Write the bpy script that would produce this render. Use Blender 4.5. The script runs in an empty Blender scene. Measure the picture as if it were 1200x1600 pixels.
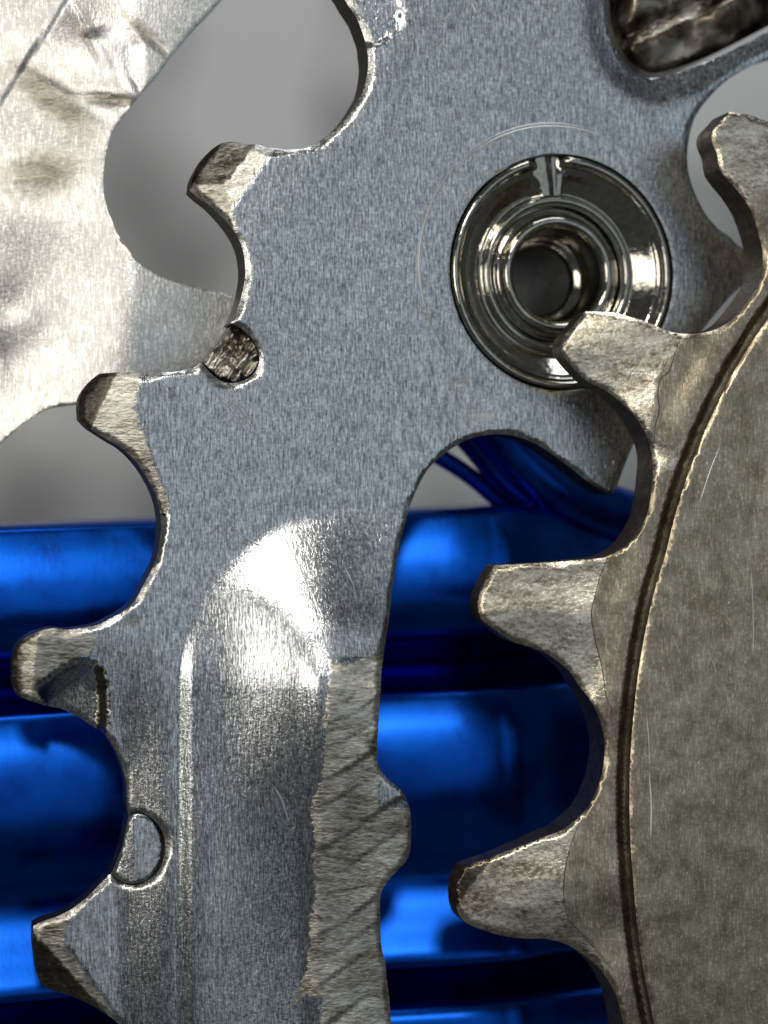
import bpy, math, random
import numpy as np
from mathutils import Vector, Matrix
from mathutils.kdtree import KDTree
from mathutils.geometry import delaunay_2d_cdt

# ------------------------------------------------------------------ camera, light, exposure
# 1 Blender unit = 1 cm
sc = bpy.context.scene
sc.unit_settings.system = 'METRIC'
sc.unit_settings.scale_length = 0.01
D, TILT, HFOV = 9.5, math.radians(15.0), math.radians(22.4)
FPX = 600 / math.tan(HFOV / 2)
cam_pos = Vector((-D * math.sin(TILT), 0, D * math.cos(TILT)))
cam_rot = Matrix.Rotation(-TILT, 3, 'Y')
cam = bpy.data.cameras.new('camera')
cam.sensor_fit = 'HORIZONTAL'; cam.sensor_width = 36
cam.lens = 18 / math.tan(HFOV / 2)
cam.clip_start = 0.1; cam.clip_end = 500
cam.dof.use_dof = True; cam.dof.focus_distance = 9.3; cam.dof.aperture_fstop = 0.45
co = bpy.data.objects.new('camera', cam); sc.collection.objects.link(co)
co.location = cam_pos; co.rotation_euler = cam_rot.to_euler()
sc.camera = co

w = bpy.data.worlds.new('World'); sc.world = w; w.use_nodes = True
w.node_tree.nodes['Background'].inputs[0].default_value = (0.90, 0.96, 1.0, 1)
w.node_tree.nodes['Background'].inputs[1].default_value = 0.062

def area(name, loc, target, sx, sy, radiance, col):
    l = bpy.data.lights.new(name, 'AREA'); l.shape = 'RECTANGLE'; l.size = sx; l.size_y = sy
    l.energy = radiance * math.pi * sx * sy; l.color = col
    o = bpy.data.objects.new(name, l); sc.collection.objects.link(o)
    o.location = loc
    o.rotation_euler = (Vector(target) - Vector(loc)).to_track_quat('-Z', 'Y').to_euler()
    return o
area('key_lamp', (-6, 15, 30), (0, 0, 0), 3.4, 3.4, 62.0, (1.0, 0.96, 0.88))
area('ceiling_lamp', (11, 2, 34), (2, 0, 0), 26, 34, 0.40, (0.76, 0.89, 1.0))
area('side_lamp', (-24, 3, 30), (0, 0, 0), 12, 16, 4.3, (1.0, 0.96, 0.88))
area('bench_fill_lamp', (9, 46, 15), (0, 0, -4), 24, 14, 5.0, (0.90, 0.95, 1.0))  # unseen fill added to brighten the bench, not a real window

sc.render.engine = 'CYCLES'
sc.view_settings.view_transform = 'Standard'; sc.view_settings.look = 'None'
sc.view_settings.exposure = 0.12; sc.view_settings.gamma = 1
sc.cycles.use_denoising = True

# ------------------------------------------------------------------ helpers
rng = np.random.default_rng(7)
random.seed(7)
_R = np.array(cam_rot); _C = np.array(cam_pos)
CM = 0.00317            # about one photo pixel in cm at the plane z = 0

def at(u, v, z):
    """points of the plane z seen at photo pixel u, v (arrays)"""
    u = np.asarray(u, float); v = np.asarray(v, float)
    d = np.stack([(u - 600) / FPX, -(v - 800) / FPX, -np.ones_like(u)], -1) @ _R.T
    t = (z - _C[2]) / d[..., 2]
    return _C + d * t[..., None]

def smooth(a, b, x):
    t = np.clip((x - a) / (b - a), 0, 1); return t * t * (3 - 2 * t)

def spline(pts, step=4.0, closed=True, jitter=0.0):
    """Catmull-Rom through pts; a third entry 1 marks a sharp corner"""
    P = [np.array(p[:2], float) for p in pts]; S = [len(p) > 2 and p[2] for p in pts]
    n = len(P); out = []
    for i in range(n if closed else n - 1):
        p1, p2 = P[i], P[(i + 1) % n]
        p0 = P[i - 1] if (i > 0 or closed) else p1
        p3 = P[(i + 2) % n] if (i + 2 < n or closed) else p2
        if S[i]: p0 = p1 - (p2 - p1)
        if S[(i + 1) % n]: p3 = p2 + (p2 - p1)
        L = np.linalg.norm(p2 - p1); k = max(1, int(round(L / step)))
        m1 = (p2 - p0) / 2; m2 = (p3 - p1) / 2
        for m in (m1, m2):
            l = np.linalg.norm(m)
            if l > L: m *= L / l
        for j in range(k):
            t = j / k
            out.append((2*t**3-3*t**2+1)*p1 + (t**3-2*t**2+t)*m1 + (-2*t**3+3*t**2)*p2 + (t**3-t**2)*m2)
    out = np.array(out)
    if jitter:
        n = len(out); ph = np.arange(n)
        j = np.zeros(n)
        for f in (0.37, 0.15, .06):
            j += np.sin(ph * f + rng.uniform(0, 6, 1) + 2 * np.sin(ph * f * 0.31)) * 0.5
        j += rng.normal(0, .12, n)
        t = np.roll(out, -1, 0) - np.roll(out, 1, 0)
        nrm = np.stack([t[:, 1], -t[:, 0]], 1) / (np.linalg.norm(t, axis=1)[:, None] + 1e-9)
        out = out + nrm * j[:, None] * jitter
    return out

def inside(poly, pts):
    poly = np.asarray(poly, float); pts = np.asarray(pts, float)
    x, y = pts[:, 0], pts[:, 1]; res = np.zeros(len(pts), bool)
    a = poly; b = np.roll(poly, -1, 0)
    for (x1, y1), (x2, y2) in zip(a, b):
        if y1 == y2: continue
        c = ((y1 > y) != (y2 > y)) & (x < (x2 - x1) * (y - y1) / (y2 - y1) + x1)
        res ^= c
    return res

_KD = {}
def dist(poly, pts, closed=True):
    pts = np.asarray(pts, float)
    if len(pts) > 2:
        key = (id(poly), len(poly), closed)
        if key not in _KD:
            P = np.asarray(poly, float); Q = np.vstack([P, P[:1]]) if closed else P
            seg = []
            for a, b in zip(Q[:-1], Q[1:]):
                k = max(1, int(np.linalg.norm(b - a) / .8))
                seg.append(a + (b - a) * (np.arange(k) / k)[:, None])
            seg.append(Q[-1:]); S = np.concatenate(seg)
            kd = KDTree(len(S))
            for i, p in enumerate(S): kd.insert((p[0], p[1], 0), i)
            kd.balance(); _KD[key] = (kd, poly)
        f = _KD[key][0].find
        return np.fromiter((f((x, y, 0))[2] for x, y in pts.tolist()), float, len(pts))
    poly = np.asarray(poly, float); pts = np.asarray(pts, float)
    a = poly; b = np.roll(poly, -1, 0)
    if not closed: a, b = a[:-1], b[:-1]
    best = np.full(len(pts), 1e9)
    for p, q in zip(a, b):
        d = q - p; L = d @ d + 1e-12
        t = np.clip(((pts - p) @ d) / L, 0, 1)
        r = pts - (p + t[:, None] * d)
        best = np.minimum(best, np.einsum('ij,ij->i', r, r))
    return np.sqrt(best)

def mesh_obj(name, V, F, mat, parent=None, normals=None, attrs=None, smoothf=True, origin=None):
    V = np.asarray(V, float)
    off = np.zeros(3)
    if origin is not None: off = np.asarray(origin, float)
    elif parent is not None:
        p = parent
        while p is not None:
            off = off + np.array(p.location); p = p.parent
    m = bpy.data.meshes.new(name)
    m.from_pydata((V - off).tolist(), [], [tuple(int(i) for i in f) for f in F])
    m.polygons.foreach_set('use_smooth', [smoothf] * len(m.polygons))
    for k, a in (attrs or {}).items():
        at_ = m.attributes.new(k, 'FLOAT', 'POINT'); at_.data.foreach_set('value', np.asarray(a, float))
    m.update()
    if normals is not None:
        m.normals_split_custom_set_from_vertices([tuple(n) for n in normals])
    m.materials.append(mat)
    o = bpy.data.objects.new(name, m); sc.collection.objects.link(o)
    if parent is not None: o.parent = parent
    elif origin is not None: o.location = tuple(off)
    return o

def thing(name, label, cat, loc=(0, 0, 0)):
    o = bpy.data.objects.new(name, None); sc.collection.objects.link(o)
    o.location = tuple(loc); o.empty_display_size = 0.3
    o['label'] = label; o['category'] = cat
    return o

def plate(root, body, outlines, z, thick, H, mat, parts=(), wear_shade=None, rim=(9, 5), fine=5.0, coarse=11.0, band=34, dense=None, wallmat=None, rims=None):
    """A solid plate: outlines (photo pixels on its top plane), top relief H(u,v) in pixels,
    real thickness, split into named parts by polygons."""
    allp = np.concatenate(outlines)
    lo = allp.min(0); hi = allp.max(0)
    def grid(s):
        gx = np.arange(lo[0], hi[0], s); gy = np.arange(lo[1], hi[1], s * .87)
        X, Y = np.meshgrid(gx, gy); X = X + (np.arange(len(gy)) % 2)[:, None] * s / 2
        P = np.stack([X.ravel(), Y.ravel()], 1)
        return P + rng.uniform(-.12, .12, P.shape) * s
    def ins(P):
        r = np.zeros(len(P), bool)
        for o in outlines: r ^= inside(o, P)
        return r
    def dd(P):
        d = np.full(len(P), 1e9)
        for o in outlines: d = np.minimum(d, dist(o, P))
        return d
    G = grid(fine); G = G[ins(G)]; d = dd(G)
    keep = (d > 2.2) & (d < band)
    if dense is not None: keep |= (d > 2.2) & dense(G[:, 0], G[:, 1])
    A = G[keep]
    G2 = grid(coarse); G2 = G2[ins(G2)]; d2 = dd(G2)
    k2 = d2 >= band
    if dense is not None: k2 &= ~dense(G2[:, 0], G2[:, 1])
    pts = np.concatenate([allp, A, G2[k2]])
    edges = []; s = 0
    for o in outlines:
        n = len(o); edges += [(s + i, s + (i + 1) % n) for i in range(n)]; s += n
    vs, es, fs, ov, oe, of = delaunay_2d_cdt([Vector(p) for p in pts], edges, [], 0, 1e-4)
    U = np.array([tuple(v) for v in vs]); T = np.array([f for f in fs if len(f) == 3])
    cen = U[T].mean(1); T = T[ins(cen)]; 
    n_out = len(allp)
    def full(P):
        r = H(P[:, 0], P[:, 1])
        for i, o in enumerate(outlines):
            rm = rims.get(i, rim) if rims else rim
            dl = dist(o, P); dl[dl < .5] = 0
            ww = rm[0] * (.72 + .32 * np.sin(P[:, 0] * .061 + 2 * np.sin(P[:, 1] * .037)) * np.sin(P[:, 1] * .053 + 1.3) + .06 * np.sin(P[:, 0] * .11 + P[:, 1] * .13))
            r = r - rm[1] * (.6 + .4 * ww / rm[0]) * (1 - np.clip(dl / ww, 0, 1)) ** 1.25
        return r
    h = full(U)
    def surf(P, hh):
        return at(P[:, 0], P[:, 1], z + hh * CM)
    W = surf(U, h)
    e = 1.3
    dx = surf(U + [e, 0], full(U + [e, 0])) - surf(U - [e, 0], full(U - [e, 0]))
    dy = surf(U + [0, e], full(U + [0, e])) - surf(U - [0, e], full(U - [0, e]))
    N = np.cross(dy, dx); N /= np.linalg.norm(N, axis=1)[:, None]
    N[N[:, 2] < 0] *= -1
    # border vertices: the outer sample falls off the plate; blend with the mesh normal
    wv = np.zeros(len(U)) if wear_shade is None else wear_shade(U[:, 0], U[:, 1])
    # orientation up
    c = np.cross(W[T[:, 1]] - W[T[:, 0]], W[T[:, 2]] - W[T[:, 0]])[:, 2]
    T[c < 0] = T[c < 0][:, ::-1]
    FN = np.cross(W[T[:, 1]] - W[T[:, 0]], W[T[:, 2]] - W[T[:, 0]])
    MN = np.zeros_like(W)
    for k in range(3): np.add.at(MN, T[:, k], FN)
    MN /= np.linalg.norm(MN, axis=1)[:, None] + 1e-12
    db = dd(U); N = np.where((db < 2.0)[:, None], MN, N)
    # part of each triangle
    cen = U[T].mean(1); pid = np.zeros(len(T), int)
    for i, (nm, poly, lab) in enumerate(parts):
        pid[inside(poly, cen)] = i + 1
    # walls
    wall = []
    used = {}
    edge_count = {}
    for ti, t in enumerate(T):
        for a, b in ((t[0], t[1]), (t[1], t[2]), (t[2], t[0])):
            edge_count[(a, b)] = ti
    bd = [(a, b, ti) for (a, b), ti in edge_count.items() if (b, a) not in edge_count]
    out = {}
    wn = {}
    for a, b, ti in bd:
        t = W[b] - W[a]; n = np.array([t[1], -t[0], 0]); n /= np.linalg.norm(n) + 1e-12
        for q in (a, b): wn[q] = wn.get(q, 0) + n
    zb = z - thick
    objs = []
    for i in range(len(parts) + 1):
        sel = np.where(pid == i)[0]
        if len(sel) == 0: continue
        tri = T[sel]; ids = np.unique(tri); mp = {q: k for k, q in enumerate(ids)}
        V = [W[ids]]; NN = [N[ids]]; WW = [wv[ids]]; n0 = len(ids)
        F = [tuple(mp[q] for q in t) for t in tri]
        B = W[ids].copy(); B[:, 2] = np.minimum(zb, B[:, 2] - .12)
        V.append(B); NN.append(np.tile([0, 0, -1.0], (n0, 1))); WW.append(wv[ids])
        F += [tuple(mp[q] + n0 for q in t[::-1]) for t in tri]
        base = 2 * n0; wv_, wnn, ww = [], [], []; wm = {}
        def wvert(q):
            if q not in wm:
                wm[q] = base + len(wv_)
                nq = wn[q] / (np.linalg.norm(wn[q]) + 1e-12)
                for zz in (W[q][2], min(zb, W[q][2] - .12)):
                    wv_.append([W[q][0], W[q][1], zz]); wnn.append(nq); ww.append(wv[q])
            return wm[q]
        S = set(sel.tolist())
        for a, b, ti in bd:
            if ti in S:
                ia, ib = wvert(a), wvert(b)
                F.append((ib, ia, ia + 1, ib + 1))
        if wv_:
            V.append(np.array(wv_)); NN.append(np.array(wnn)); WW.append(np.array(ww))
        nm = body if i == 0 else parts[i - 1][0]
        o = mesh_obj(nm, np.concatenate(V), F, mat, root, np.concatenate(NN), {'wear_shade': np.concatenate(WW)})
        if wallmat is not None:
            o.data.materials.append(wallmat)
            mi = np.zeros(len(F), int); mi[2 * len(tri):] = 1
            o.data.polygons.foreach_set('material_index', mi)
        if i and parts[i - 1][2]: o['label'] = parts[i - 1][2]
        objs.append(o)
    return full, surf

def strips(name, root, lines, full, surf, mat, lift=0.3):
    """thin raised burrs along scratches: each a tapered ridge"""
    Q, UP, F = [], [], []; b = 0
    for pts, wd in lines:
        P = np.array(pts, float)
        n = len(P); t = np.gradient(P, axis=0); t /= np.linalg.norm(t, axis=1)[:, None] + 1e-9
        nr = np.stack([t[:, 1], -t[:, 0]], 1)
        tp = np.sin(np.linspace(0.08, math.pi - .08, n)) ** .6
        L = P - nr * (wd * tp / 2)[:, None]; R = P + nr * (wd * tp / 2)[:, None]
        for q, up in ((L, .15), (P, lift + wd * .22), (R, .15)):
            Q.append(q); UP.append(np.full(n, up))
        for i in range(n - 1):
            F += [(b+i, b+i+1, b+n+i+1, b+n+i), (b+n+i, b+n+i+1, b+2*n+i+1, b+2*n+i)]
        b += 3 * n
    Q = np.concatenate(Q); V = surf(Q, full(Q) + np.concatenate(UP))
    o = mesh_obj(name, V, F, mat, root, smoothf=False)
    o['kind'] = 'stuff'
    return o

# ------------------------------------------------------------------ materials
def newmat(name):
    m = bpy.data.materials.new(name); m.use_nodes = True
    nt = m.node_tree; b = nt.nodes['Principled BSDF']
    return m, nt, b
def nd(nt, typ, **kw):
    n = nt.nodes.new(typ)
    for k, v in kw.items():
        if k in n.inputs: n.inputs[k].default_value = v
        else: setattr(n, k, v)
    return n
def coords(nt, scale, rot=(0, 0, 0)):
    tc = nd(nt, 'ShaderNodeTexCoord'); mp = nd(nt, 'ShaderNodeMapping')
    mp.inputs['Scale'].default_value = scale; mp.inputs['Rotation'].default_value = rot
    mp.vector_type = 'TEXTURE' if False else 'POINT'
    nt.links.new(tc.outputs['Object'], mp.inputs['Vector']); return mp.outputs['Vector']
def noise(nt, vec, scale, detail=4, rough=.6, dist_=0):
    n = nd(nt, 'ShaderNodeTexNoise'); n.inputs['Scale'].default_value = scale
    n.inputs['Detail'].default_value = detail; n.inputs['Roughness'].default_value = rough
    n.inputs['Distortion'].default_value = dist_
    nt.links.new(vec, n.inputs['Vector']); return n.outputs['Fac']
def ramp(nt, fac, stops):
    r = nd(nt, 'ShaderNodeValToRGB'); e = r.color_ramp.elements
    while len(e) < len(stops): e.new(.5)
    for q, (p, c) in zip(e, stops):
        q.position = p; q.color = (*c, 1) if len(c) == 3 else c
    nt.links.new(fac, r.inputs['Fac']); return r.outputs['Color']
def g(x): return (x, x, x)
def mix(nt, fac, a, b, typ='RGBA', blend='MIX'):
    m = nd(nt, 'ShaderNodeMix', data_type=typ)
    if typ == 'RGBA': m.blend_type = blend
    i = {'RGBA': (6, 7, 2), 'FLOAT': (2, 3, 0)}[typ]
    for s, x in ((0, fac), (i[0], a), (i[1], b)):
        if hasattr(x, 'node'): nt.links.new(x, m.inputs[s])
        elif isinstance(x, tuple): m.inputs[s].default_value = (*x, 1)
        else: m.inputs[s].default_value = x
    return m.outputs[i[2]]
def math_(nt, op, a, b=0.0, clamp=False):
    m = nd(nt, 'ShaderNodeMath', operation=op, use_clamp=clamp)
    for s, x in ((0, a), (1, b)):
        if hasattr(x, 'node'): nt.links.new(x, m.inputs[s])
        else: m.inputs[s].default_value = x
    return m.outputs[0]
def bump(nt, h, strength, distance, prev=None):
    b = nd(nt, 'ShaderNodeBump'); b.inputs['Strength'].default_value = strength
    b.inputs['Distance'].default_value = distance
    nt.links.new(h, b.inputs['Height'])
    if prev is not None: nt.links.new(prev, b.inputs['Normal'])
    return b.outputs['Normal']

def metal(name, col_a, col_b, rough, wear_a, wear_b, wear_rough, brush_rot, brush_amt, grain_amt, wear_rot, wear_amt, mottle=8.0, metallic=1.0, fleck=.30, soft=.12, wscale=(28, 80, 60)):
    m, nt, b = newmat(name)
    at_ = nd(nt, 'ShaderNodeAttribute', attribute_name='wear_shade')
    iso = coords(nt, (1, 1, 1))
    brush = coords(nt, (125, 16, 80), (0, 0, brush_rot))
    worn = coords(nt, wscale, (0, 0, wear_rot))
    n_brush = noise(nt, brush, 1.0, 3, .65)
    n_grain = noise(nt, iso, 64, 3, .7)
    n_mott = noise(nt, iso, mottle, 6, .7)
    n_worn = noise(nt, worn, 1.0, 4, .65, .4)
    n_edge = noise(nt, iso, 22, 3, .7)
    w0 = math_(nt, 'ADD', at_.outputs['Fac'], math_(nt, 'MULTIPLY', math_(nt, 'SUBTRACT', n_edge, .5), 1.1))
    wf = ramp(nt, w0, [(.5 - soft, g(0)), (.5 + soft, g(1))])
    base = ramp(nt, n_mott, [(.36, col_a), (.64, col_b)])
    fl = ramp(nt, mix(nt, .38, n_brush, n_grain, 'FLOAT'), [(.38, g(fleck)), (.50, g(.70)), (.585, g(1.0)), (.65, g(1.28))])
    base = mix(nt, 1.0, base, fl, blend='MULTIPLY')
    n_smear = noise(nt, coords(nt, (3.5, 14, 8), (0, 0, wear_rot)), 1.0, 5, .6, .8)
    wcol = ramp(nt, mix(nt, .55, n_worn, n_smear, 'FLOAT'), [(.37, wear_a), (.49, tuple((x + y) * .5 for x, y in zip(wear_a, wear_b))), (.60, wear_b)])
    gr = ramp(nt, math_(nt, 'SUBTRACT', w0, 1.0), [(.30, g(0)), (.62, g(1))])
    wcol = mix(nt, math_(nt, 'MULTIPLY', gr, .85), wcol, (.035, .028, .018))
    nt.links.new(mix(nt, wf, base, wcol), b.inputs['Base Color'])
    r1 = math_(nt, 'ADD', math_(nt, 'MULTIPLY', n_grain, .22), rough - .11)
    r2 = math_(nt, 'ADD', math_(nt, 'MULTIPLY', n_worn, .3), wear_rough - .15)
    nt.links.new(mix(nt, wf, r1, r2, 'FLOAT'), b.inputs['Roughness'])
    hb = math_(nt, 'ADD', math_(nt, 'MULTIPLY', n_brush, brush_amt), math_(nt, 'MULTIPLY', n_grain, grain_amt))
    hw = math_(nt, 'MULTIPLY', n_worn, wear_amt)
    hh = mix(nt, wf, hb, math_(nt, 'ADD', hw, math_(nt, 'MULTIPLY', n_grain, grain_amt * .6)), 'FLOAT')
    nt.links.new(bump(nt, hh, 1.0, 1.0), b.inputs['Normal'])
    b.inputs['Metallic'].default_value = metallic
    return m

M_silver = metal('brushed_aluminium', (.66, .685, .71), (.82, .835, .85), .20, (.16, .135, .09), (.86, .82, .72), .36,
                 0, .0012, .0010, math.radians(27), .0026, soft=.32)
M_outer = metal('worn_aluminium', (.74, .73, .70), (.88, .87, .84), .34, (.20, .17, .12), (.60, .55, .46), .45,
                math.radians(-14), .0008, .0010, math.radians(-45), .003, fleck=.6, soft=.5)
M_dark = metal('aged_steel', (.38, .315, .215), (.74, .63, .465), .33, (.19, .155, .10), (.92, .83, .68), .27,
               0, .0006, .0008, math.radians(-22), .0020, mottle=8, fleck=.62, wscale=(42, 66, 60))
m, nt, b = newmat('greasy_steel'); M_bar = m
n1 = noise(nt, coords(nt, (1, 1, 1)), 6, 3, .5, .4); n2 = noise(nt, coords(nt, (1, 1, 1)), 6, 3, .6)
nt.links.new(ramp(nt, n1, [(.34, (.025, .02, .014)), (.5, (.17, .14, .10)), (.66, (.52, .49, .43))]), b.inputs['Base Color'])
nt.links.new(ramp(nt, n2, [(.3, g(.2)), (.7, g(.5))]), b.inputs['Roughness'])
nt.links.new(bump(nt, n1, 1, .005), b.inputs['Normal'])
b.inputs['Metallic'].default_value = .9
m, nt, b = newmat('bare_scratch'); M_scratch = m
b.inputs['Base Color'].default_value = (.86, .86, .84, 1); b.inputs['Metallic'].default_value = 1; b.inputs['Roughness'].default_value = .5
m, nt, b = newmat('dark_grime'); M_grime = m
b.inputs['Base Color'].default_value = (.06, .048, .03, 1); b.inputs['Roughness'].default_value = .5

def grimy(name, a, c, rough):
    m, nt, b = newmat(name)
    n1 = noise(nt, coords(nt, (1, 1, 1)), 25, 5, .7)
    nt.links.new(ramp(nt, n1, [(.35, a), (.75, c)]), b.inputs['Base Color'])
    nt.links.new(bump(nt, n1, 1, .006), b.inputs['Normal'])
    b.inputs['Metallic'].default_value = .6; b.inputs['Roughness'].default_value = rough
    return m
M_wall = grimy('black_grease', (.008, .007, .005), (.06, .05, .035), .5)
M_bore = grimy('dull_bore', (.10, .10, .10), (.34, .34, .34), .4)
M_wall2 = grimy('brown_grease', (.02, .015, .008), (.12, .095, .06), .5)
m, nt, b = newmat('nickel_chrome'); M_chrome = m
n1 = noise(nt, coords(nt, (1, 1, 1)), 30, 4, .6)
nt.links.new(ramp(nt, n1, [(.3, (.34, .32, .275)), (.7, (.54, .52, .46))]), b.inputs['Base Color'])
nt.links.new(ramp(nt, n1, [(.35, g(.05)), (.75, g(.16))]), b.inputs['Roughness'])
nt.links.new(bump(nt, n1, 1, .0012), b.inputs['Normal'])
b.inputs['Metallic'].default_value = 1

m, nt, b = newmat('blue_anodised'); M_blue = m
n1 = noise(nt, coords(nt, (1, 1, 1)), 5, 5, .6); n2 = noise(nt, coords(nt, (40, 10, 6)), 1, 3, .6)
n3 = noise(nt, coords(nt, (1, 1, 1)), 55, 2, .6)
nt.links.new(ramp(nt, n1, [(.3, (.0, .048, .34)), (.7, (.0, .085, .52))]), b.inputs['Base Color'])
b.inputs['Metallic'].default_value = 1
nt.links.new(ramp(nt, n1, [(.3, g(.25)), (.7, g(.34))]), b.inputs['Roughness'])
nt.links.new(bump(nt, math_(nt, 'ADD', n2, math_(nt, 'MULTIPLY', n3, .7)), 1, .0003), b.inputs['Normal'])
b.inputs['Coat Weight'].default_value = .12; b.inputs['Coat Roughness'].default_value = .25

m, nt, b = newmat('dark_blue_core'); M_core = m  # darkened blue, paints in the shade of the groove bottoms
n1 = noise(nt, coords(nt, (1, 1, 1)), 7, 5, .6)
nt.links.new(ramp(nt, n1, [(.3, (.0, .004, .04)), (.7, (.0, .012, .11))]), b.inputs['Base Color'])
b.inputs['Metallic'].default_value = .8; b.inputs['Roughness'].default_value = .5
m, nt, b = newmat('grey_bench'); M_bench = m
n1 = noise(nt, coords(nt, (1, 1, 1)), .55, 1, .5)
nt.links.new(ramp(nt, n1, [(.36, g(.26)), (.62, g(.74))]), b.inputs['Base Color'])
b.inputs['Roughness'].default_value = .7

# ------------------------------------------------------------------ bench top far below
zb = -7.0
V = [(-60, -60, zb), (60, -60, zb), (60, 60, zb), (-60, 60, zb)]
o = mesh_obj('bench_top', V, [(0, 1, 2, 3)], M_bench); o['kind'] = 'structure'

# ------------------------------------------------------------------ relief helpers
def fold(lines):
    """roof-like facet: each (p, q, slope) lowers the ground on the left of p->q (as seen in the photo)"""
    def f(u, v):
        h = np.zeros_like(u)
        for (x1, y1), (x2, y2), s in lines:
            L = math.hypot(x2 - x1, y2 - y1)
            # photo y runs down: left of the direction of travel
            d = ((x2 - x1) * (v - y1) - (y2 - y1) * (u - x1)) / L
            h = np.minimum(h, -s * np.maximum(0, d))
        return h
    return f
def near(cx, cy, r):
    return lambda u, v: (np.hypot(u - cx, v - cy) < r)

# ------------------------------------------------------------------ middle sprocket of silver aluminium
ZS = 0.0
edge_l = [(505, -70, 1), (539, 0), (557, 28), (565, 48), (571, 67), (574.5, 87), (575, 104), (572, 124), (567, 143), (558, 160), (549, 174),
          (538, 188), (521, 205), (500, 220), (478, 231), (455, 234), (437, 233), (416, 230), (402, 226), (385, 226), (371, 222), (357, 222), (345, 224, 1),
          (332, 232), (318, 246), (306, 266), (299, 282), (297, 298, 1), (311, 311), (326, 321), (347, 340), (362, 357), (374, 377), (381, 398),
          (383, 420), (381, 445), (374, 473), (367, 492), (361, 505, 1),
          (377, 513), (394, 530), (404, 549), (404, 570), (392, 588), (371, 598), (350, 597), (331, 585), (314, 566, 1),
          (300, 575), (275, 581), (250, 582), (222, 583), (185, 582), (156, 584, 1), (140, 597), (127, 615), (123, 635), (124, 655, 1), (136, 667), (165, 686), (190, 701),
          (215, 725), (235, 755), (247, 785), (252, 818), (249, 850), (245, 871), (238, 888), (225, 912), (212, 936), (195, 953), (173, 966), (152, 976),
          (130, 981), (104, 984), (87, 982), (71, 984), (54, 989), (39, 997), (26, 1010), (20.5, 1027), (19.5, 1051), (20.5, 1072), (25, 1085), (35, 1091),
          (50, 1096), (78, 1104), (97, 1108), (120, 1119), (140, 1132), (163, 1147), (179, 1171), (191, 1200), (196.5, 1227), (198, 1258), (201, 1274, 1),
          (217, 1271), (235, 1277), (250, 1293), (258, 1316), (256, 1342), (245, 1364), (228, 1377), (207, 1382), (188, 1378), (172, 1366, 1),
          (147, 1391), (120, 1415), (91, 1431), (66, 1440), (52, 1447, 1), (52, 1477), (57, 1519), (63, 1535, 1), (75, 1545), (107, 1555), (137, 1568), (159, 1581), (182, 1597),
          (215, 1640), (240, 1720, 1)]
edge_r = [(622, 1720, 1), (611, 1600), (609, 1568), (605, 1533), (602, 1503), (597, 1484), (595, 1463), (594, 1428), (594, 1402), (599, 1387), (610, 1372), (626, 1356),
          (636, 1343), (641, 1326), (642, 1305), (642, 1285), (640, 1264), (634, 1245), (624, 1232), (608, 1219), (598, 1208), (590, 1194), (589, 1173), (591, 1130),
          (594, 1087), (597, 1043), (602, 1005), (609, 960), (615, 907), (622, 863), (631, 826), (642, 786), (653, 760), (668, 734), (686, 716), (708, 699), (730, 687),
          (756, 680), (782, 678.5), (807, 682), (833, 692), (855, 705), (877, 721), (896, 735), (914, 749), (932, 762), (946, 770), (955, 772), (962, 764), (972, 738),
          (982, 712), (1010, 650), (1050, 580), (1098, 515), (1122, 485), (1149, 455), (1185, 432), (1260, 425, 1), (1260, 398, 1), (1190, 396), (1155, 385), (1141, 371), (1120, 355),
          (1100, 330), (1086, 301), (1076, 270), (1074, 243), (1077, 214), (1086, 184), (1106, 155), (1135, 126), (1169, 106), (1200, 90), (1260, 72, 1), (1260, -70, 1)]
out_silver = spline(edge_l + edge_r, 4.5, True, .35)
slot = spline([(944, -70, 1), (947, 0), (949, 37), (954, 57), (965, 82), (982, 104), (1000, 116), (1017, 122), (1036, 120), (1075, 108), (1125, 87), (1175, 62), (1235, 30, 1), (1235, -50, 1)], 5)
# bolt hole
BC = at(np.array(880.), np.array(426.), ZS); BR = 0.590
th = np.linspace(0, 2 * math.pi, 120, endpoint=False)
def to_px(Wp):
    q = (np.asarray(Wp) - _C) @ _R
    return np.stack([600 + FPX * q[..., 0] / -q[..., 2], 800 - FPX * q[..., 1] / -q[..., 2]], -1)
ring3 = np.stack([BC[0] + BR * 1.012 * np.cos(th), BC[1] + BR * 1.012 * np.sin(th), np.zeros_like(th)], 1)
hole = to_px(ring3)

T1 = fold([((402, 223), (350, 290), .42), ((350, 285), (380, 395), .34), ((345, 224), (304, 280), 1.0)])
T1b = fold([((437, 228), (385, 300), .10)])
T2 = fold([((224, 575), (214, 640), .16), ((214, 640), (252, 745), .22), ((190, 580), (178, 640), .45), ((178, 640), (172, 700), .5)])
T4 = fold([((112, 1415), (107, 1475), .13), ((107, 1475), (200, 1605), .16), ((52, 1447), (168, 1579), .62)])
T3 = fold([((62, 970), (48, 1100), .35)])
scoop = np.array([(52, 1072), (75, 1056), (96, 1040), (118, 1030), (135, 1029), (152, 1035), (163, 1048), (168, 1070), (169, 1105), (167, 1158), (150, 1160), (120, 1140), (85, 1120)], float)
scoop_top = scoop[:7].copy(); scoop_right = scoop[6:10].copy()
strip_poly = np.array([(516, 1032), (560, 1026), (700, 1022), (700, 1203), (640, 1203), (590, 1203), (590, 1262), (640, 1263), (700, 1263), (700, 1700), (490, 1700), (505, 1560), (470, 1560), (440, 1590), (470, 1530), (484, 1490), (487, 1440), (492, 1330), (484, 1262), (500, 1220), (511, 1110)], float)
rag = [(516, 1032)]
_e = spline([(516, 1032), (511, 1110), (500, 1220), (484, 1262), (492, 1330), (487, 1440), (484, 1490), (470, 1530), (440, 1592)], 6, False)
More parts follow.
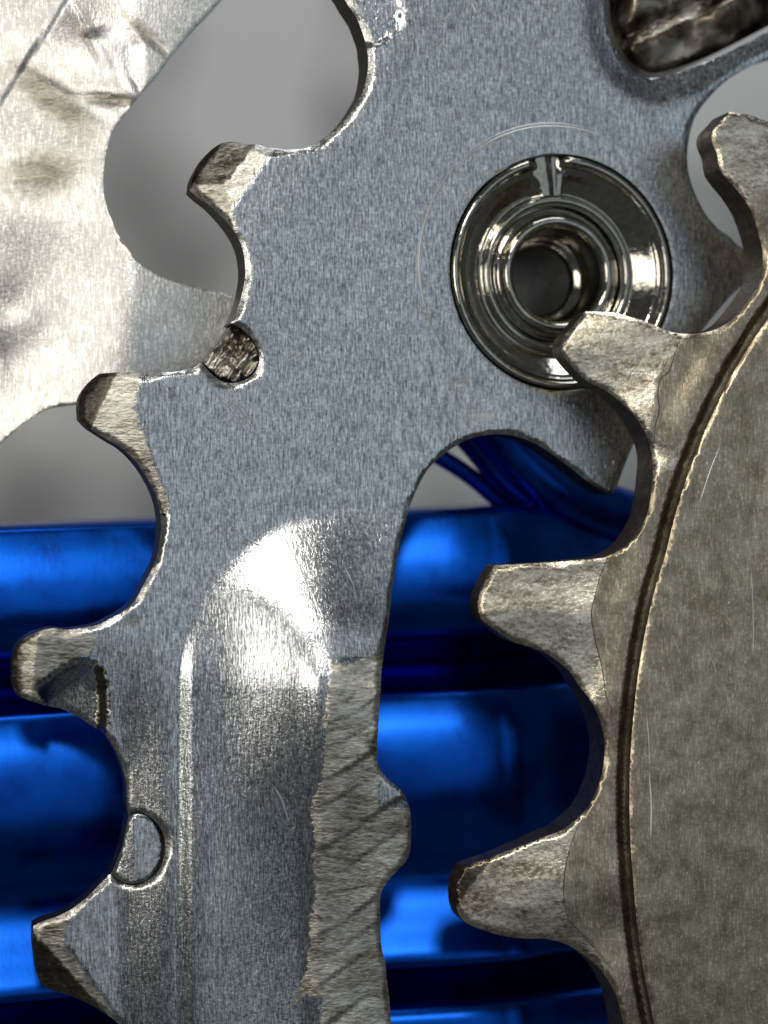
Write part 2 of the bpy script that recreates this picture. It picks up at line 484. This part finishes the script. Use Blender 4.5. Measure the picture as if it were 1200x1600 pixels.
_e = _e + np.stack([rng.normal(0, 1.5, len(_e)) + 3 * np.sin(np.arange(len(_e)) * .23 + 2 * np.sin(np.arange(len(_e)) * .11)), rng.normal(0, 1.5, len(_e))], 1)
strip_poly = np.array([(700, 1016), (700, 1203), (640, 1203), (592, 1203), (590, 1262), (640, 1263), (700, 1263), (700, 1700), (490, 1700), (505, 1560), (476, 1556)] + _e[::-1].tolist() + [(540, 1040), (575, 1026)], float)
strip_full = np.array([(516, 1032), (700, 1022), (700, 1700), (490, 1700), (484, 1490), (487, 1440), (492, 1330), (486, 1262), (500, 1220), (511, 1110)], float)

CX, CY, RO = 552., 1060., 276.
def emboss_d(u, v):
    dl = np.where(v > CY, u - (CX - RO), RO - np.hypot((u - CX), (v - CY)))
    return np.where((v <= CY) & (u > CX), RO - (CY - v), dl)
def H_silver(u, v):
    h = np.zeros_like(u)
    # raised spoke: narrow step at its left side, long cone at its top left corner
    d = emboss_d(u, v)
    top = 34 + 166 * smooth(1640, 1000, v) * smooth(300, 540, u)
    d = np.maximum(d, 0); kk = np.clip(.5 + .5 * (top - d) / 26, 0, 1)
    hh = top + (d - top) * kk - 26 * kk * (1 - kk)
    h += (.33 - .15 * smooth(430, 660, u) * smooth(1180, 900, v)) * (np.sqrt(np.maximum(hh, 0) ** 2 + 400) - 20)
    h += 6 * smooth(0, 26, d) * smooth(960, 1080, v)
    # worn band at the inner rim stands a little proud
    inb = inside(strip_full, np.stack([u.ravel(), v.ravel()], 1)).reshape(u.shape)
    h += 7 * smooth(462, 505, u) * smooth(1000, 1080, v)
    ttt = v + .53 * u + 7 * np.sin(u * .035 + v * .004)
    saw = np.zeros_like(u)
    cuts = (1296, 1336, 1404, 1438, 1486, 1524, 1590, 1642, 1724, 1764, 1800, 1870, 1952, 2100)
    slopes = (.10, .22, .08, .26, .16, .24, .10, .27, .14, .22, .12, .25, .2)
    for t0, t1, sl in zip(cuts[:-1], cuts[1:], slopes):
        saw += .34 * (.55 + .45 * np.sin(u * .045 + t0 * .7)) * np.where((ttt >= t0) & (ttt < t1), sl * (ttt - t0) * (1 - smooth(t1 - 9, t1, ttt)), 0)
    h += saw * inb * smooth(482, 520, u)
    # ground next to the spoke falls gently towards the teeth
    h -= 20 * smooth(282, 178, u) * smooth(930, 1200, v)
    # tooth facets
    h += np.where(near(335, 290, 118)(u, v), T1(u, v) + T1b(u, v), 0)
    h += np.where((u < 262) & (v > 560) & (v < 800), T2(u, v), 0)
    h += np.where((u < 230) & (v > 1400), T4(u, v), 0)
    h += np.where((u < 75) & (v > 960) & (v < 1110), T3(u, v), 0)
    m3 = (u < 180) & (v > 1020) & (v < 1165)
    if m3.any():
        P = np.stack([u[m3], v[m3]], 1)
        ins = inside(scoop, P); dt = dist(scoop_top, P, False); dr = dist(scoop_right, P, False)
        h[m3] -= np.where(ins, np.minimum(26 * smooth(-6, 36, dt), 4 + 22 * smooth(2, 14, dr)) + .32 * np.maximum(0, 152 - P[:, 0]) * smooth(8, 40, dt), 0)
    m5 = near(255, 842, 40)(u, v)
    h += np.where(m5, fold([((264, 820), (252, 872), .4)])(u, v), 0)
    # shallow sunken pad at the top edge
    dp = np.hypot((u - 575) / 1.0, (v - 20) / 1.0)
    h -= 4 * smooth(56, 46, dp)
    # plate stays a little uneven, rolled lip at the slot
    h += 1.2 * np.sin(u / 90 + 1) * np.sin(v / 130) + .8 * np.sin(u / 47 + v / 70)
    ds = dist(slot, np.stack([u.ravel(), v.ravel()], 1)).reshape(u.shape)
    h -= 9 * smooth(56, 0, ds) ** 1.5
    # dents
    for x, y, r, a in ((594, 578, 12, 2), (720, 600, 26, 1.5), (745, 650, 30, 1.5), (202, 975, 13, 1.5), (660, 572, 10, 1.2), (580, 1050, 20, 1)):
        h -= a * np.exp(-((u - x) ** 2 + (v - y) ** 2) / (r * r))
    return h
def W_silver(u, v):
    a = np.where(near(335, 290, 118)(u, v), np.clip(-T1(u, v) / 2, 0, 1) + np.clip(-T1b(u, v) / 1.0, 0, .7), 0)
    a = np.maximum(a, np.where((u < 262) & (v > 560) & (v < 800), np.clip(-T2(u, v) / 1.5, 0, 1), 0))
    a = np.maximum(a, np.where((u < 230) & (v > 1400), np.clip(-T4(u, v) / 1.5, 0, 1) * .95, 0))
    P = np.stack([u, v], 1)
    t3 = np.array([(0, 960), (60, 975), (110, 988), (148, 992), (154, 998), (140, 1020), (118, 1030), (96, 1040), (75, 1056), (56, 1072), (85, 1108), (0, 1110)], float)
    a = np.maximum(a, inside(t3, P) * 1.0)
    a = np.maximum(a, inside(strip_poly, P) * 1.0)
    gd = np.where(near(335, 290, 118)(u, v), np.clip(-fold([((352, 222), (318, 268), 1.0)])(u, v) / 6, 0, 1), 0)
    gd = np.maximum(gd, np.where((u < 262) & (v > 560) & (v < 720), np.clip(-fold([((188, 580), (170, 620), 1.0)])(u, v) / 8, 0, 1) * .9, 0))
    gd = np.maximum(gd, np.where((u < 190) & (v > 1430), np.clip(-fold([((52, 1447), (168, 1579), 1)])(u, v) / 6, 0, 1) * .75, 0))
    gd = np.maximum(gd, np.where((u < 60) & (v > 980) & (v < 1110), smooth(46, 26, u) * .7, 0))
    sc_ = inside(scoop, P)
    a = np.where(sc_ & (dist(scoop_right, P, False) < 17), 1.9, np.where(sc_, 0, a)); a_sc = np.where(sc_, a, 0)  # dark band along the scoop's right wall is painted shade
    a = np.maximum(np.minimum(a, 1), .42 * smooth(34, 2, dist(out_silver, P)) * (u < 600))
    a = np.maximum(a, .40 * smooth(16, 0, dist(hole, P)))
    a = np.clip(a, 0, 1) + gd * (a > .3)
    a = np.where(sc_, a_sc, a)
    for x, y, r in ((202, 975, 14), (720, 600, 22), (745, 650, 28), (365, 595, 20)):
        a = np.maximum(a, .5 * np.exp(-((u - x) ** 2 + (v - y) ** 2) / (r * r)))
    return np.clip(a, 0, 2)
ctr = at(np.array(900.), np.array(800.), ZS)
silver = thing('silver_sprocket', 'silver brushed aluminium sprocket with raised spoke and worn teeth in the middle', 'sprocket', at(np.array(600.), np.array(800.), ZS - .2))
spoke_poly = []
sp = [(CX - RO, 1720)] + [(CX - RO * math.cos(a), CY - RO * math.sin(a)) for a in np.linspace(0, math.pi / 2, 30)] + [(720, CY - RO), (720, 1720)]
parts_s = [('tooth', [(280, 200), (402, 200), (402, 300), (376, 382), (280, 420)], 'chipped tooth with dark pitted tip'),
           ('tooth', [(100, 560), (224, 560), (222, 640), (240, 730), (200, 740), (100, 700)], None),
           ('tooth', [(0, 960), (152, 960), (156, 1000), (169, 1040), (171, 1162), (0, 1162)], 'tooth with a rough scooped shift ramp'),
           ('tooth', [(30, 1400), (112, 1400), (108, 1475), (175, 1592), (30, 1592)], None),
           ('raised_spoke', sp, 'raised spoke with a scraped brown rim')]
fS, sS = plate(silver, 'plate', [out_silver, slot, hole], ZS, .20, H_silver, M_silver, parts_s, W_silver, rim=(13, 4.6), fine=5,
               dense=lambda u, v: ((v > 780) & (u < 660)) | (np.hypot(u - 335, v - 290) < 130), wallmat=M_wall, rims={1: (6, 2), 2: (4, 1.2)})

# pressed-in pins
pin_o = spline([(201, 1274.6, 1), (217, 1271.9), (234.4, 1278), (249.2, 1293.6), (257, 1316), (255, 1341.6), (244.3, 1363.2), (227.6, 1376), (207, 1381), (188.6, 1377), (172.8, 1365.2, 1), (182, 1346), (190, 1326), (195, 1303)], 4)
plate(silver, 'shift_pin', [pin_o], ZS - .03, .17, lambda u, v: -.30 * np.maximum(0, 209 - u) - .10 * np.maximum(0, u - 212), M_silver, (), lambda u, v: np.full_like(u, .28), rim=(7, 4), wallmat=M_wall)
brk_o = spline([(362, 508, 1), (376, 515), (392, 532), (401.5, 549), (401.5, 569), (390, 585.5), (371, 595), (351, 594), (333, 582.5), (317, 566, 1), (332, 548), (348, 530)], 4)
def H_brk(u, v):
    return 4 * np.sin(u * .19 + 2 * np.sin(v * .11)) + 4 * np.sin(v * .17 + 1.6 * np.sin(u * .13)) + 2.5 * np.sin(u * .41 + v * .33)
o_ = plate(silver, 'broken_pin', [brk_o], ZS - .04, .16, H_brk, M_silver, (), lambda u, v: np.full_like(u, 1.05) + .3 * np.sin(u * .2 + 3 * np.sin(v * .1)), rim=(5, 4), wallmat=M_wall)

# scratches
lines = []
def ln(*pts, w=2.0):
    P = spline([p for p in pts], 6, False); P = np.vstack([P, np.array(pts[-1][:2], float)]); lines.append((P, w))
ln((666, 45), (676, 56), (687, 69), w=2.5); ln((604, 198), (612, 208), (618, 220), w=2); ln((682, 230), (686, 218), (688, 208), w=3)
ln((737, 2), (741, 12), (743, 22), w=2.5); ln((440, 342), (448, 332), (456, 320), w=2); ln((398, 395), (404, 410), (410, 422), w=2)
ln((546, 336), (566, 352), (592, 372), w=1.8); ln((354, 810), (370, 830), (412, 857), w=2); ln((330, 816), (345, 832), (372, 857), w=1.2)
ln((535, 878), (545, 898), (556, 922), w=1.6); ln((426, 1226), (440, 1250), (453, 1290), w=2.6); ln((446, 566), (462, 558), (478, 548), w=1.6)
for k in range(4):
    ln((330 + 7 * k, 612 + 2 * k), (360 + 6 * k, 640 - 2 * k), (388 + 3 * k, 680 - 4 * k), w=1.6)
# witness mark round the bolt
for r_, w_, a0, a1 in ((1.21, 2.0, 62, 140), (1.235, 1.6, 75, 130), (1.225, 2.6, 120, 228), (1.24, 1.6, 150, 200)):
    aa = np.radians(np.arange(a0, a1, 2.0))
    ar = np.stack([BC[0] - .03 + BR * r_ * np.cos(aa) , BC[1] + .02 + BR * r_ * np.sin(aa), np.zeros_like(aa)], 1)
    lines.append((to_px(ar), w_))
# short bright flecks all over
cand = []
for _ in range(900):
    u0, v0 = rng.uniform(200, 1060), rng.uniform(5, 1590)
    ang = rng.normal(math.pi / 2, .4); L = rng.uniform(3, 10)
    if L > 9 and rng.uniform() < .5: L *= 2
    P = np.stack([u0 + np.cos(ang) * L * np.linspace(-.5, .5, 3), v0 + np.sin(ang) * L * np.linspace(-.5, .5, 3)], 1)
    P[1] += rng.normal(0, .5, 2); cand.append(P)
CA = np.concatenate(cand)
ok = inside(out_silver, CA) & ~inside(hole, CA) & ~inside(slot, CA) & ~inside(strip_full, CA) & (dist(out_silver, CA) > 8) & (dist(hole, CA) > 6)
ok = ok.reshape(-1, 3).all(1)
lines += [(c, rng.uniform(.7, 1.6)) for c, k in zip(cand, ok) if k]
strips('scratches', silver, lines, fS, sS, M_scratch)

# ------------------------------------------------------------------ bolt
bolt = thing('chainring_bolt', 'shiny nickel plated hollow bolt with stepped rings set in the silver sprocket', 'bolt', (BC[0], BC[1], -.6))
def lathe(name, prof, mat, root, slot_az=None):
    n = 144; aa = np.linspace(0, 2 * math.pi, n, endpoint=False); V, F = [], []
    P = spline([(r, z) for r, z in prof], .02, False); P = np.vstack([P, prof[-1][:2]])
    for r, z in P:
        for a in aa:
            zz = z
            if slot_az is not None and r > .66:
                q = math.degrees(a) - slot_az
                if -9 < q < 9: zz = -.055 if abs(q + 3) > 3.2 else -.085
            V.append((BC[0] + BR * r * math.cos(a), BC[1] + BR * r * math.sin(a), BR * zz))
    m = len(P)
    for i in range(m - 1):
        for j in range(n):
            k = (j + 1) % n
            F.append((i*n+j, i*n+k, (i+1)*n+k, (i+1)*n+j))
    F = [f[::-1] for f in F]
    return mesh_obj(name, V, F, mat, root)
lathe('flange', [(1.0, -.34), (1.0, -.03), (.99, .0), (.965, .018), (.935, .012), (.915, -.02), (.895, -.045), (.87, -.05), (.80, -.10), (.72, -.15), (.69, -.165), (.675, -.15), (.66, -.12), (.63, -.112), (.605, -.13), (.59, -.17), (.585, -.30)], M_chrome, bolt, 97)
lathe('sleeve', [(.58, -.34), (.578, -.20), (.56, -.175), (.535, -.175), (.515, -.16), (.495, -.115), (.47, -.095), (.435, -.10), (.41, -.13), (.395, -.18), (.39, -.30), (.388, -.55), (.35, -.58), (.315, -.60), (.30, -.66)], M_chrome, bolt)
lathe('bore', [(.30, -.655), (.298, -.8), (.297, -1.1), (.296, -2.6)], M_bore, bolt)

# ------------------------------------------------------------------ steel bar in the slot
bar_o = spline([(952, -60, 1), (952, 0), (955, 35), (960, 54), (971, 78), (986, 97), (1002, 108), (1018, 114), (1035, 112), (1075, 100), (1125, 79), (1175, 54), (1225, 28, 1), (1225, -45, 1)], 5)
bar = thing('steel_bar', 'dark greasy ridged steel bar end filling the slot at the top right', 'bar', at(np.array(1090.), np.array(20.), -.3))
def H_bar(u, v):
    t = (v - 45) * .91 + (u - 1000) * .41      # across the bar
    h = -16 * smooth(20, -2, np.abs(t - 2)) 
    h += 4 * np.sin(u * .045 + v * .02) + 2 * np.sin(u * .09 + v * .05)
    h -= .35 * np.maximum(0, t - 30)
    h -= 22 * smooth(993, 955, u)
    return h
plate(bar, 'bar_end', [bar_o], -.03, .5, H_bar, M_bar, (), lambda u, v: np.full_like(u, .5), rim=(16, 13))

# ------------------------------------------------------------------ brown steel sprocket in front at the right
ZD = .48
od = [(1300, 232, 1), (1240, 205), (1200, 190), (1178, 182), (1161, 178), (1139, 175, 1), (1126, 189), (1114, 203), (1113, 221), (1120, 241), (1126, 266), (1138, 283), (1155, 301), (1169, 321), (1179, 344),
      (1185, 367), (1190, 388), (1192, 411), (1189, 434), (1181, 451), (1169, 468), (1155, 485), (1138, 503), (1122, 513), (1105, 519), (1088, 521), (1068, 521), (1046, 517),
      (1007, 502), (969, 491), (940, 487), (914, 487, 1), (896, 508), (880, 527), (875, 542), (880, 556), (895, 574), (920, 597), (950, 612), (975, 632), (996, 655), (1010, 680), (1018, 710), (1020, 740),
      (1018, 768), (1013, 797), (1002, 822), (985, 844), (968, 859), (946, 870), (917, 874), (873, 878), (815, 881), (773, 884, 1), (760, 903), (749, 929), (746, 946), (751, 966), (775, 985), (800, 1002),
      (830, 1012), (860, 1025), (885, 1045), (905, 1070), (920, 1090), (932, 1110), (940, 1135), (944, 1162), (943, 1190), (938, 1218), (925, 1250), (905, 1275), (880, 1295), (840, 1312), (800, 1327),
      (765, 1341), (727, 1355), (715, 1374), (712, 1400), (717, 1430), (735, 1445), (775, 1460), (815, 1465), (850, 1466), (880, 1474), (910, 1490), (938, 1514), (955, 1540), (967, 1570), (974, 1600),
      (985, 1660), (990, 1720, 1), (1300, 1720, 1)]
out_dark = spline(od, 4.5, True, .8)
D1 = fold([((1139, 175), (1112, 205), .3), ((1230, 175), (1180, 330), .05)])
D2 = fold([((1092, 505), (1030, 592), .20), ((1030, 592), (1022, 650), .20), ((1022, 650), (1018, 730), .16), ((915, 485), (878, 535), .4), ((876, 540), (960, 617), .25)])
D3 = fold([((955, 862), (925, 960), .19), ((925, 960), (952, 1075), .19), ((775, 880), (752, 950), .6), ((750, 955), (840, 1015), .12)])
D4 = fold([((910, 1275), (880, 1375), .2), ((880, 1375), (892, 1440), .2), ((892, 1440), (965, 1520), .2), ((785, 1328), (722, 1410), .45), ((716, 1425), (775, 1462), .2)])
zone2 = lambda u, v: (u < 1100) & (v > 470) & (v < 745)
zone3 = lambda u, v: (u < 960) & (v > 855) & (v < 1110)
zone4 = lambda u, v: (u < 985) & (v > 1265) & (v < 1530)
disc_px = [(1260, 420), (1200, 497), (1150, 575), (1130, 613), (1100, 677), (1076, 738), (1057, 797), (1040, 865), (1025, 915), (1015, 955), (1004, 1010), (995, 1070), (988, 1140), (984, 1210), (984, 1290), (988, 1360), (995, 1440), (1006, 1520), (1020, 1590), (1036, 1660)]
def teeth_dark(u, v):
    return np.where(zone2(u, v), D2(u, v), 0) * smooth(745, 690, v) + np.where(zone3(u, v), D3(u, v), 0) * smooth(1112, 1065, v) * smooth(855, 885, v) + np.where(zone4(u, v), D4(u, v), 0) * smooth(1530, 1480, v) * smooth(1265, 1290, v) + np.where(v < 400, D1(u, v), 0)
dp_ = np.array(disc_px, float)
def H_dark(u, v):
    h = teeth_dark(u, v)
    P = np.stack([u.ravel(), v.ravel()], 1)
    dd = dist(dp_, P, False).reshape(u.shape)
    h += 5 * smooth(75, 30, dd)           # rolls up against the disc
    h -= 11 * smooth(22, 11, dd)           # turned groove
    h += 1.5 * np.sin(u / 60 + v / 45) + 1.0 * np.sin(v / 23 + u / 90)
    return h
def W_dark(u, v):
    a = np.clip(-teeth_dark(u, v) / 1.2, 0, 1)
    a = np.maximum(a, np.where((v < 330), smooth(340, 260, v), 0))
    gd = np.where(zone4(u, v), np.clip(-fold([((785, 1328), (722, 1410), 1)])(u, v) / 6, 0, 1) * .7, 0)
    return np.clip(a, 0, 1) + gd
dark = thing('steel_sprocket', 'brownish aged steel sprocket with a raised disc in front at the right', 'sprocket', at(np.array(1000.), np.array(1000.), ZD - .2))
parts_d = [('tooth', [(1050, 160), (1300, 160), (1300, 240), (1185, 345), (1150, 330), (1050, 300)], None),
           ('tooth', [(860, 470), (1075, 470), (1075, 530), (1030, 592), (1024, 650), (1019, 730), (980, 680), (860, 600)], None),
           ('tooth', [(730, 870), (950, 860), (925, 960), (938, 1020), (946, 1120), (900, 1075), (730, 1000)], None),
           ('tooth', [(700, 1330), (908, 1280), (880, 1375), (892, 1440), (945, 1500), (900, 1500), (700, 1470)], 'tooth with a dark chamfered corner')]
fD, sD = plate(dark, 'sprocket_ring', [out_dark], ZD, .21, H_dark, M_dark, parts_d, W_dark, rim=(9, 4.2), fine=5,
               dense=lambda u, v: dist(dp_, np.stack([u, v], 1), False) < 90, wallmat=M_wall2)
out_disc = spline([(*p,) for p in disc_px[:-1]] + [(1040, 1720, 1), (1330, 1720, 1), (1330, 340, 1)], 5, True, .1)
def H_disc(u, v):
    return .8 * np.sin(u / 70 + v / 110) + .6 * np.sin(u / 31 - v / 57)
fK, sK = plate(dark, 'raised_disc', [out_disc], ZD + .035, .125, H_disc, M_dark, (), None, rim=(8, 3.4), fine=6, coarse=14, wallmat=M_wall2)
dl = []
lines = dl
ln((1100, 1008), (1112, 1030), (1122, 1057), w=1.8); ln((1014, 1200), (1018, 1255), (1017, 1316), w=2.6); ln((1128, 690), (1110, 735), (1092, 790), w=1.5)
ln((1046, 985), (1056, 1005), (1066, 1030), w=1.4); ln((1174, 890), (1177, 960), (1177, 1030), w=1.1); ln((1010, 1110), (1014, 1160), (1015, 1200), w=1.2)
for i in range(60):
    u0, v0 = rng.uniform(1040, 1195), rng.uniform(620, 1590); a = rng.normal(math.pi / 2, .5); L = rng.uniform(3, 10)
    dl.append((np.stack([u0 + math.cos(a) * L * np.linspace(-.5, .5, 3), v0 + math.sin(a) * L * np.linspace(-.5, .5, 3)], 1), rng.uniform(.6, 1.3)))
dl = [x for x in dl if inside(out_disc, x[0]).all()]
strips('scratches', dark, dl, fK, sK, M_scratch, .1)
# grimy lines at the tooth roots
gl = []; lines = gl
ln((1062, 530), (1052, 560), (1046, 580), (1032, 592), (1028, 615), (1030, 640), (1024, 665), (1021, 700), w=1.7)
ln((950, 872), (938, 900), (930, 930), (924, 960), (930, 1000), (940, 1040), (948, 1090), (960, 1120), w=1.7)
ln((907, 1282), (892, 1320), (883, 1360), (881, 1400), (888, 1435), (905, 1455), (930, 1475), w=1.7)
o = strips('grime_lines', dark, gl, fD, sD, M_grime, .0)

# ------------------------------------------------------------------ large sprocket behind at the upper left
ZO = -.42
oo = [(420, -90, 1), (345, 0), (300, 47), (275, 77), (260, 97), (250, 110), (217, 148), (200, 172), (180, 200), (170, 222), (164, 250), (162, 285), (165, 312), (174, 343), (190, 375), (215, 407),
      (247, 429), (279, 441), (317, 451), (364, 459), (430, 470), (560, 490, 1), (560, 640, 1), (430, 625), (300, 620), (200, 622), (122, 630), (95, 634), (70, 641), (41, 660), (19, 678), (0, 694), (-60, 740, 1), (-140, 800, 1), (-140, -90, 1)]
out_outer = spline(oo, 5, True, .6)
def gs(u, v, x, y, rx, ry, a, ang=0):
    c, s = math.cos(ang), math.sin(ang); p = (u - x) * c + (v - y) * s; q = -(u - x) * s + (v - y) * c
    return a * np.exp(-(p / rx) ** 2 - (q / ry) ** 2)
patch = np.array([(138, 58), (165, 48), (200, 50), (214, 70), (216, 138), (196, 128), (160, 100)], float)
def patch_mask(u, v):
    P = np.stack([u.ravel(), v.ravel()], 1)
    d = dist(patch, P) * np.where(inside(patch, P), 1, -1)
    return smooth(-14, 20, d).reshape(u.shape)
def H_outer(u, v):
    h = np.zeros_like(u)
    # the rim bends up along the step at the upper left
    d = ((105 - u) * 160 - (v - 0) * 105) / math.hypot(160, 105)    # >0 left of the step
    h += 3 * smooth(-5, 6, d) + .08 * np.maximum(0, d)
    # rounded falling arm towards the spoke
    h -= .10 * np.maximum(0, 260 - np.hypot(u - 330, v - 560)) * 0
    h -= .36 * (np.sqrt((np.minimum(0, u - 215)) ** 2 + 900) - 30)
    h += -.2 * (u - 186) * patch_mask(u, v) + gs(u, v, 130, 60, 40, 40, 4)
    h += gs(u, v, 22, 490, 60, 55, 12) + gs(u, v, -10, 575, 26, 40, -5)
    h += gs(u, v, 80, 140, 75, 12, -4, .5) + gs(u, v, 175, 156, 45, 8, -4, .12)
    h += gs(u, v, 128, 25, 4, 40, -2, -.5) + gs(u, v, 240, 62, 40, 8, -2.5, .75)
    h += gs(u, v, 60, 270, 50, 25, -3, -.2)
    h += .8 * np.sin(u / 37 + v / 61) + .5 * np.sin(v / 29 - u / 80) + 1.2 * np.sin(u / 70 - v / 55 + 1)
    h += gs(u, v, 40, 330, 90, 60, -6, .3) + gs(u, v, 110, 560, 70, 60, 5)
    return h
def W_outer(u, v):
    a = gs(u, v, 80, 155, 72, 22, 1.25, .7) + gs(u, v, 66, 268, 55, 30, 1.15, -.25) + gs(u, v, 175, 155, 45, 7, 1.2, .12) + gs(u, v, 222, 48, 40, 9, 1.1, .75) + gs(u, v, 120, 40, 30, 4, .8, 1.1)
    return np.clip(a, 0, 1)
outer = thing('large_sprocket', 'bright scuffed aluminium sprocket arm lying behind at the upper left', 'sprocket', at(np.array(150.), np.array(350.), ZO - .2))
fO, sO = plate(outer, 'plate', [out_outer], ZO, .20, H_outer, M_outer, (), W_outer, rim=(4, 1.5), fine=5, coarse=8)

# ------------------------------------------------------------------ blue hub behind
hub = thing('blue_hub', 'blue anodised ribbed hub body behind the sprockets', 'hub', at(np.array(600.), np.array(1200.), -1.6))
ZH = -.62
y_of = lambda v: float(at(np.array(600.), np.array(float(v)), ZH)[1])
rotz = math.radians(2.1)
hx, hy, _ = at(np.array(600.), np.array(800.), ZH)
def zx(X):
    p = 600 + X / CM                                  # the shell swells towards its end flange, then steps down
    a = np.clip(p, -400, 700) - 600
    b = np.clip(p - 700, 0, 90)
    return CM * (.18 * a - .16 * np.minimum(0, p - 480) + .18 * (b - b * b / 120) - .15 * np.clip(p - 810, 0, 60) * 2.0 + 4 * np.exp(-((p - 797) / 9) ** 2) - .05 * np.maximum(0, p - 870))
def extrude(name, prof, x0, x1, mat, root, nx=120):
    """profile (y, z) swept along the hub's length"""
    P = np.array(prof); V, F = [], []; xs = np.linspace(x0, x1, nx)
    c, s = math.cos(rotz), math.sin(rotz)
    for x in xs:
        for y, z in P:
            X, Y = x - hx, y - hy
            V.append((hx + c * X - s * Y, hy + s * X + c * Y, z + float(zx(X))))
    n = len(P)
    for i in range(nx - 1):
        for j in range(n - 1): F.append((i*n+j, i*n+j+1, (i+1)*n+j+1, (i+1)*n+j))
    F.append(tuple(range(n))[::-1]); F.append(tuple(range((nx-1)*n, nx*n)))
    return mesh_obj(name, V, F, mat, root)
def rib_prof(v0, v1, zt, zlow, r=.05, crown=.05):
    y0, y1 = y_of(v0), y_of(v1); P = [(y0, zlow)]
    for a in np.linspace(0, math.pi / 2, 8): P.append((y0 - r * (1 - math.cos(a)), zt - crown - r + r * math.sin(a)))
    for t in np.linspace(0.05, .95, 18):
        P.append((y0 - r + (y1 - y0 + 2 * r) * t, zt - crown + crown * (1 - (2 * t - 1) ** 2)))
    for a in np.linspace(math.pi / 2, 0, 8): P.append((y1 + r * (1 - math.cos(a)), zt - crown - r + r * math.sin(a)))
    P.append((y1, zlow)); return P
X0, X1 = float(at(np.array(-250.), np.array(800.), ZH)[0]), float(at(np.array(1300.), np.array(800.), ZH)[0])
def shell(pts, low=-1.5):
    P = spline([(v, z * 1000) for v, z in pts], 6, False); P = np.vstack([P, [pts[-1][0], pts[-1][1] * 1000]])
    q = [(y_of(v), ZH + z / 1000) for v, z in P]
    return [(q[0][0] + .004, low)] + q + [(q[-1][0] - .004, low)]
for pr in ([(797, -.12), (800, -.05), (806, -.015), (815, 0), (850, .038), (890, .068), (930, .08), (960, .06), (990, .0), (1010, -.10), (1024, -.26), (1045, -.42)],
           [(1046, -.42), (1064, -.28), (1076, -.08), (1085, 0), (1100, .032), (1140, .08), (1190, .112), (1240, .115), (1285, .085), (1325, .03), (1355, -.03), (1380, -.045), (1410, -.02), (1450, .035), (1485, .085), (1500, .095), (1510, .07), (1520, -.06), (1532, -.24), (1545, -.36)],
           [(1546, -.36), (1560, -.24), (1572, -.06), (1582, 0), (1600, .03), (1650, .05), (1720, .05)]):
    extrude('rib', shell(pr), X0, X1, M_blue, hub)
extrude('core', [(y_of(805), -2.0), (y_of(805), -1.45), (y_of(1715), -1.45), (y_of(1715), -2.0)], X0 + .02, X1 - .02, M_core, hub)

def tube(name, pts, radii, mat, root, flat=1.0):
    P = [Vector(p) for p in pts]; n = 16; V, F = [], []
    for i, p in enumerate(P):
        t = (P[min(i+1, len(P)-1)] - P[max(i-1, 0)]).normalized()
        a = t.cross(Vector((0, 0, 1))).normalized(); b = a.cross(t)
        for k in range(n):
            q = 2 * math.pi * k / n
            V.append(tuple(p + (a * math.cos(q) + b * math.sin(q) * flat) * radii[i]))
    for i in range(len(P) - 1):
        for k in range(n):
            F.append((i*n+k, i*n+(k+1) % n, (i+1)*n+(k+1) % n, (i+1)*n+k))
    F.append(tuple(range(n))[::-1]); F.append(tuple(range((len(P)-1)*n, len(P)*n)))
    return mesh_obj(name, V, F, mat, root)
def px_line(pts, z0, z1, rad):
    S = spline(pts, 12, False); k = np.linspace(0, 1, len(S))
    W = [at(S[i, 0], S[i, 1], z0 + (z1 - z0) * k[i]) for i in range(len(S))]
    return W, [rad * CM] * len(W)
for pts, z0, z1, r in (([(640, 690), (690, 715), (740, 748), (790, 790), (860, 830), (960, 870)], -.80, -.95, 15),
                       ([(700, 640), (745, 690), (790, 742), (850, 790), (930, 835), (1020, 860)], -.80, -.74, 30),
                       ([(730, 610), (790, 680), (840, 735), (900, 778), (980, 810), (1060, 820)], -.70, -.62, 50)):
    Wl, rr = px_line(pts, z0, z1, r)
    tube('flange_ring', Wl, rr, M_blue, hub)
